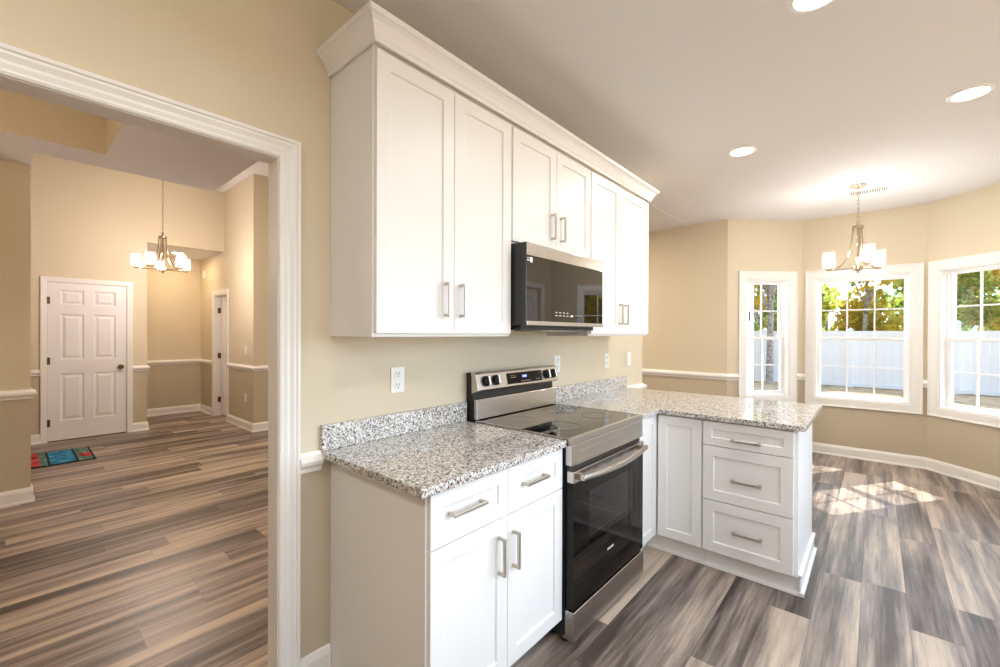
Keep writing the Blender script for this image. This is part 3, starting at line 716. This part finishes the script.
# ------------------------------------------------------------------ microwave
root = thing('microwave', 'stainless and black over the range microwave under the short cabinet', 'microwave', (.2, .385, 1.425))
m0, m1 = .004, .77
b = MB(); b.box(.005, .375, m0, m1, 1.428, 1.828); link('case', b, 'darkgrey', root, bevel=.002)
b = MB(); b.box(.376, .412, m0, m1, 1.428, 1.826); dd_ = link('door', b, 'mirrorglass', root, bevel=.003)
b = MB(); b.box(.409, .416, m0+.002, m1-.002, 1.764, 1.826); link('top_strip', b, 'steel', dd_, bevel=.002)
b = MB(); b.box(.409, .417, m0+.002, m1-.002, 1.426, 1.447); link('bottom_strip', b, 'steel', dd_, bevel=.002)
b = MB(); b.box(.376, .4125, m0-.0006, m0, 1.428, 1.826); link('door_edge', b, 'darkgrey', dd_)
b = MB()
for k in range(4): b.box(.4122, .4128, .255+.036*k, .272+.036*k, 1.494, 1.4985)
for k in range(4): b.box(.4122, .4128, .255+.036*k, .275+.036*k, 1.478, 1.4825)
b.box(.4122, .4128, .402, .43, 1.476, 1.487); b.box(.4122, .4128, .45, .53, 1.485, 1.4865)
link('key_print', b, 'key', dd_)
b = MB(); b.box(.4122, .413, .035, .055, 1.732, 1.756).box(.4122, .413, .012, .03, 1.75, 1.753).box(.4122, .413, .012, .03, 1.738, 1.743); link('sticker', b, 'plate', dd_)
b = MB(); b.box(.06, .36, .03, .75, 1.405, 1.4275); vg = link('vent_grille', b, 'darkgrey', root, bevel=.003)
b = MB(); b.box(.1, .3, .3, .68, 1.398, 1.405); link('filter', b, 'steel', vg)

# ------------------------------------------------------------------ outlets and small wall things
def outlet(label, T, loc, kind='outlet'):
    root = thing('wall_outlet' if kind == 'outlet' else ('light_switch' if kind == 'switch' else kind), label, 'outlet' if kind == 'outlet' else 'switch', Vector(T(0, 0, 0)), 'white wall outlets' if kind == 'outlet' else None)
    b = MB(T); b.box(-.037, .037, .0005, .006, -.059, .059); link('plate', b, 'plate', root, bevel=.002)
    if kind == 'outlet':
        for zz in (-.026, .026):
            b = MB(T); b.box(-.018, .018, .006, .0085, zz-.017, zz+.017); s_ = link('socket', b, 'plate', root, bevel=.003)
            b = MB(T); b.box(-.0085, -.006, .0085, .009, zz-.001, zz+.010).box(.006, .0085, .0085, .009, zz-.001, zz+.010).box(-.003, .003, .0085, .009, zz-.011, zz-.006); link('slot', b, 'slot', s_)
    else:
        b = MB(T); b.box(-.016, .016, .006, .009, -.033, .033); link('rocker', b, 'plate', root, bevel=.002)
def TW(y, z): return lambda u, w, h: (w, y+u, z+h)
outlet('white outlet above the left granite backsplash', TW(-.438, 1.169), None)
outlet('white outlet just right of the range control panel', TW(.886, 1.174), None)
outlet('white outlet above the right backsplash, left one of its pair', TW(1.616, 1.166), None)
outlet('white switch on the kitchen wall near its right end', TW(2.04, 1.16), None, 'switch')
outlet('white switch on the hall wall above the chair rail', (lambda u, w, h: (-5.14+u, .61-w, 1.135+h)), None, 'switch')
outlet('white outlet low on the hall wall under the chair rail', (lambda u, w, h: (-5.14+u, .61-w, .45+h)), None)
b = MB(); b.box(-7.16, -7.08, .585, .609, 2.32, 2.45)
tag(link('door_chime', b, 'plate', None, (-7.12, .6, 2.38), bevel=.006), 'small white chime box high on the hall alcove wall', 'chime')

# ceiling vent
root = thing('ceiling_vent', 'small white slotted air vent in the ceiling behind the bay chandelier', 'vent', (1.612, 3.69, CZ))
b = MB(); b.box(1.462, 1.762, 3.63, 3.76, CZ-.008, CZ-.0005); link('frame', b, 'plate', root, bevel=.003)
b = MB()
for k in range(16):
    for rw in (0, 1): b.box(1.485+.0162*k+(.008 if k > 7 else 0), 1.493+.0162*k+(.008 if k > 7 else 0), 3.645+.055*rw, 3.69+.055*rw, CZ-.0095, CZ-.0078)
link('slot', b, 'slot', root)

# ------------------------------------------------------------------ recessed lights
def can(x, y, z, label, watts, col=(1, .985, .965), r=.075):
    root = thing('recessed_light', label, 'light', (x, y, z), 'recessed ceiling lights')
    b = MB(); b.lathe([(r+.02, -.0005), (r+.02, -.006), (r+.012, -.011), (r, -.011), (r, -.0005)], (x, y, z), 32, cap=False); link('trim_ring', b, 'plate', root, smooth=True)
    b = MB(); b.lathe([(.001, -.009), (r, -.009), (r, -.004), (.001, -.004)], (x, y, z), 32, cap=False); link('lens', b, 'lens', root)
    ld = bpy.data.lights.new('lamp', 'AREA'); ld.shape = 'DISK'; ld.size = r*1.9; ld.energy = watts; ld.color = col
    lo = bpy.data.objects.new('lamp', ld); COL.objects.link(lo); lo.parent = root; lo.location = (0, 0, -.014)
can(.923, 1.933, CZ, 'lit recessed ceiling light nearest the cabinets', CAN_W)
can(2.061, 1.91, CZ, 'lit recessed ceiling light at the right edge near the bay', CAN_W)
can(1.487, .49, CZ, 'lit recessed ceiling light at the top edge of the picture', CAN_W)
for (x, y) in ((2.2, -.9), (.95, -2.3), (2.2, -2.6)): can(x, y, CZ, 'added recessed ceiling light, unseen behind the camera', CAN_W)  # unseen lights added to brighten the near part of the kitchen
for (x, y) in ((-2.4, .5), (-6.75, .15)): can(x, y, 3.6 if x > -6 else 2.66, 'added unseen recessed light in the hall ceiling', HALL_W if x > -6 else 5, (1, .88, .74) if x > -6 else (1, .76, .48))  # added out of view to brighten the hall and its alcove
can(-1.4, 2.7, 2.733, 'added unseen recessed light in the low ceiling beyond the wall end', 30, (1, .84, .64))  # unseen light added for the room beyond the wall end

# ------------------------------------------------------------------ chandeliers
def chandelier(label, c, zc, ztop, zbot, n, rad, a0, sh_r, sh_h, bm='bulb'):
    x, y = c
    root = thing('chandelier', label, 'chandelier', (x, y, zc), 'nickel chandeliers')
    b = MB(); b.lathe([(.062, 0), (.062, -.006), (.05, -.018), (.02, -.026), (.008, -.03), (.008, 0)], (x, y, zc), 28); link('canopy', b, 'brass', root, smooth=True)
    b = MB(); nl = max(3, int((zc-.03-ztop)/.034))
    for k in range(nl):
        zz = zc-.03-(zc-.03-ztop)*(k+.5)/nl; hh = (zc-.03-ztop)/nl*.62
        ring_ = []
        for q in range(11):
            t_ = 2*PI*q/10; uu = .0085*math.cos(t_); vv_ = hh*math.sin(t_)
            ring_.append((x+(uu if k % 2 else 0), y+(0 if k % 2 else uu), zz+vv_))
        b.tube(ring_, .0022, 6, False)
    link('chain', b, 'brass', root, smooth=True)
    b = MB(); b.lathe([(.006, ztop-zbot), (.014, ztop-zbot-.01), (.01, ztop-zbot-.03), (.012, ztop-zbot-.045), (.042, ztop-zbot-.05), (.044, ztop-zbot-.075), (.012, ztop-zbot-.08), (.010, .06), (.035, .052), (.038, .02), (.03, .012), (.012, .008), (.012, -.008), (.002, -.014)], (x, y, zbot), 20); link('stem', b, 'brass', root, smooth=True)
    for k in range(n):
        a = a0+2*PI*k/n; ca, sa = math.cos(a), math.sin(a)
        def at(r_, z_): return (x+ca*r_, y+sa*r_, z_)
        b = MB(); z1, z0 = ztop-.062, zbot+.035
        P0, P1, P2, P3 = (.036, z1), (.05, z1-.24), (.09, z0), (rad, z0)
        cur = []
        for q in range(15):
            s_ = q/14; w_ = [(1-s_)**3, 3*s_*(1-s_)**2, 3*s_*s_*(1-s_), s_**3]
            cur.append(at(sum(w*p_[0] for w, p_ in zip(w_, (P0, P1, P2, P3))), sum(w*p_[1] for w, p_ in zip(w_, (P0, P1, P2, P3)))))
        b.tube(cur, .006, 8); b.tube([at(.03, z0), at(rad+.02, z0)], .005, 8)
        arm = link('arm', b, 'brass', root, smooth=True)
        b = MB(); b.lathe([(.012, 0), (.022, .008), (.024, .02), (.014, .028), (.013, .05)], (x+ca*rad, y+sa*rad, z0-.002), 18); link('candle_cup', b, 'brass', arm, smooth=True)
        b = MB(); hz = z0+.022
        b.lathe([(.018, 0), (sh_r, .003), (sh_r, sh_h), (sh_r-.003, sh_h), (sh_r-.003, .006), (.018, .004)], (x+ca*rad, y+sa*rad, hz), 28, cap=False); link('glass_shade', b, 'shade', arm, smooth=True)
        b = MB(); b.sphere((x+ca*rad, y+sa*rad, z0+.022+sh_h*.45), .027, 16, 10, 1.25); link('bulb', b, bm, arm, smooth=True)
A_ = math.radians(41.23)
chandelier('three light nickel chandelier hanging in front of the bay windows', (1.545, 3.44), CZ, 2.42, 1.955, 3, .218, math.radians(7.3)+A_, .052, .155)
chandelier('five light nickel chandelier hanging in the tall hall by the six panel door', (-4.85, -.4), 3.6, 2.60, 2.115, 5, .25, math.radians(208.3)+A_, .055, .15, 'bulb_hall')
chandelier('added unseen five light nickel chandelier hanging from the dining tray, left of the doorway', (-1.75, -2.3), 3.1, 2.35, 1.87, 5, .25, 0, .055, .15, 'bulb_added')  # hangs out of view, added to light the dining room

# ------------------------------------------------------------------ door mat
root = thing('door_mat', 'red and blue patterned mat on the hall floor before the six panel door', 'mat', (-5.1, -1.5, 0))
b = MB(); b.box(-5.46, -4.72, -2.0, -1.0, .0005, .007); link('border', b, 'matedge', root, bevel=.003)
b = MB(); b.box(-5.43, -4.76, -1.97, -1.02, .007, .010); link('pile', b, 'mat', root)

# ------------------------------------------------------------------ outdoors
GZ = -.33
b = MB(); b.box(-30, 40, 4.9, 60, GZ-.2, GZ).box(3.1, 40, -20, 4.9, GZ-.2, GZ)
struct('ground', b, 'ground', 'yard strewn with brown leaves outside the bay', 'ground')
FY = 16.5
root = thing('fence', 'tall white vinyl fence at the back of the yard', 'fence', (4, FY, GZ))
px = -8.6
while px < 19:
    b = MB()
    for k in range(12): b.box(px+.065+.19*k, px+.065+.19*k+.187, FY-.012, FY+.012, GZ+.06, GZ+1.74)
    pn = link('fence_panel', b, 'fence', root, bevel=.004)
    b = MB(); b.box(px+.065, px+2.345, FY-.03, FY+.03, GZ+1.70, GZ+1.83); link('top_rail', b, 'fence', pn)
    b = MB(); b.box(px+.065, px+2.345, FY-.03, FY+.03, GZ+.02, GZ+.14); link('bottom_rail', b, 'fence', pn)
    b = MB(); tall = .2 if abs(px-3.35) < 1.2 else 0
    b.box(px-.065, px+.065, FY-.065, FY+.065, GZ-.05, GZ+1.86+tall); po = link('post', b, 'fence', root, bevel=.004)
    b = MB(); zt = GZ+1.86+tall; i = [b.p(q) for q in ((px-.085, FY-.085, zt), (px+.085, FY-.085, zt), (px+.085, FY+.085, zt), (px-.085, FY+.085, zt), (px, FY, zt+.09))]
    b.f += [[i[0], i[1], i[4]], [i[1], i[2], i[4]], [i[2], i[3], i[4]], [i[3], i[0], i[4]], [i[3], i[2], i[1], i[0]]]; link('post_cap', b, 'fence', po)
    px += 2.41
struct('wall_exterior', MB().box(-1.2, -.02, 4.10, 7.3, GZ, 3.2), 'siding', 'white outside wall of the house wing beside the left bay window', 'wall')
b = MB()
for k in range(18): b.box(-.02, -.006, 4.2, 7.3, GZ+.02+.19*k, GZ+.19*k+.18)
struct('trim_siding', b, 'siding', 'white lap siding of the house wing', 'siding')
root = thing('wall_lantern', 'dark outdoor lantern on the white siding outside the left window', 'lantern', (-.005, 6.95, 1.7))
b = MB(); b.box(-.006, .012, 6.90, 6.955, 1.62, 1.82); link('back_plate', b, 'lantern', root, bevel=.004)
b = MB(); b.tube([(.01, 6.95, 1.8), (.06, 6.95, 1.86), (.11, 6.95, 1.84), (.12, 6.95, 1.79)], .009, 8); link('arm', b, 'lantern', root)
b = MB(); b.lathe([(.01, .23), (.075, .18), (.07, .172), (.05, .17)], (.12, 6.95, 1.55), 6); b.lathe([(.04, 0), (.045, -.008), (.045, .006), (.04, .006)], (.12, 6.95, 1.55), 6)
for k in range(6):
    a = 2*PI*k/6; b.tube([(.12+.04*math.cos(a), 6.95+.04*math.sin(a), 1.55), (.12+.062*math.cos(a), 6.95+.062*math.sin(a), 1.722)], .005, 5)
link('cage', b, 'lantern', root)
b = MB(); b.lathe([(.036, .006), (.056, .168)], (.12, 6.95, 1.55), 6, cap=False); link('lantern_glass', b, 'glass', root)

rng = random.Random(11)
def leaves(n, blobs, size):
    b = MB()
    for _ in range(n):
        c, rx, rz = rng.choice(blobs)
        d = Vector((rng.gauss(0, 1), rng.gauss(0, 1), rng.gauss(0, 1))).normalized()*(rng.random()**.42)
        q = Vector((c[0]+d.x*rx, c[1]+d.y*rx, c[2]+d.z*rz))
        nrm = (Vector((rng.uniform(-1, 1), rng.uniform(-1, 1), rng.uniform(-.3, 1.2)))).normalized(); u = nrm.orthogonal().normalized(); v = nrm.cross(u)
        a = rng.uniform(0, 6.28); u, v = u*math.cos(a)+v*math.sin(a), v*math.cos(a)-u*math.sin(a)
        s_ = size*rng.uniform(.6, 1.3)
        i = [len(b.v)+k for k in range(4)]; b.v += [q+u*s_, q+v*s_*.5, q-u*s_, q-v*s_*.5]; b.f.append(i)
    return b
def tree(x, y, h, spread, m, label, nleaf, low, trunk_r=.12, size=.125):
    root = thing('tree', label, 'tree', (x, y, GZ), 'trees behind the fence')
    b = MB(); top = Vector((x+rng.uniform(-.4, .4), y, GZ+h*.8))
    pts = [(x, y, GZ-.1), (x+rng.uniform(-.05, .05), y, GZ+h*.3), (x+rng.uniform(-.15, .15), y, GZ+h*.55), tuple(top)]
    b.tube(pts, [trunk_r*1.25, trunk_r, trunk_r*.7, trunk_r*.2], 10)
    blobs = []
    for k in range(17):
        a = rng.uniform(0, 2*PI); zz = GZ+low+(h-low)*rng.random(); rr = spread*(.35+.65*math.sin(PI*min(.95, max(.2, (zz-GZ-low)/(h-low)*.8+.2))))
        q = (x+math.cos(a)*rr*.7, y+math.sin(a)*rr*.6, zz)
        b.tube([(x, y, GZ+min(h*.5, (zz-GZ)*.6)), ((x+q[0])/2, (y+q[1])/2, (zz+GZ+(zz-GZ)*.6)/2+.1), q], [trunk_r*.4, trunk_r*.25, .02], 6)
        blobs.append((q, spread*rng.uniform(.45, .7), spread*rng.uniform(.4, .6)))
    link('trunk', b, 'bark', root, smooth=True)
    me = leaves(nleaf, blobs, size); o = link('foliage', me, m, root)
    return root
pos = ['first', 'second', 'third', 'fourth', 'fifth', 'sixth', 'seventh', 'eighth', 'ninth', 'tenth']
row1 = [(-5.6, 'leafyellow', 'yellow'), (-3.2, 'leafyellow', 'yellow'), (-.9, 'leafgreen', 'pale green'), (1.4, 'leafyellow', 'yellow'), (3.6, 'leafgreen', 'pale green'), (5.9, 'leafyellow', 'yellow'), (8.2, 'leafgreen', 'pale green'), (10.6, 'leafyellow', 'yellow orange'), (13, 'leafyellow', 'yellow orange'), (15.4, 'leafgreen', 'pale green')]
for k, (x, m, cname) in enumerate(row1):
    tree(x, (20.6, 18.5)[k % 2]+rng.uniform(-.2, .2), rng.uniform(6.2, 7.6), 1.3, m, '%s autumn tree close behind the white fence, %s from the left' % (cname, pos[k]), 10500, .9, .07)
for k in range(8):
    x = -7+3.4*k
    tree(x, (24.2, 27.4)[k % 2]+rng.uniform(-.2, .2), rng.uniform(8.5, 10.5), 1.9, 'leafdark' if k % 2 else 'leafgreen', 'tall %s tree in the back row beyond the fence, %s from the left' % ('deep green' if k % 2 else 'green', pos[k]), 3800, .8, .1, .22)
tr = tree(-1.15, 16.0, 7.5, .95, 'leafgreen', 'grey trunked tree in front of the fence outside the left window', 1500, 3.6, .095, .13); tr['group'] = 'yard trees'
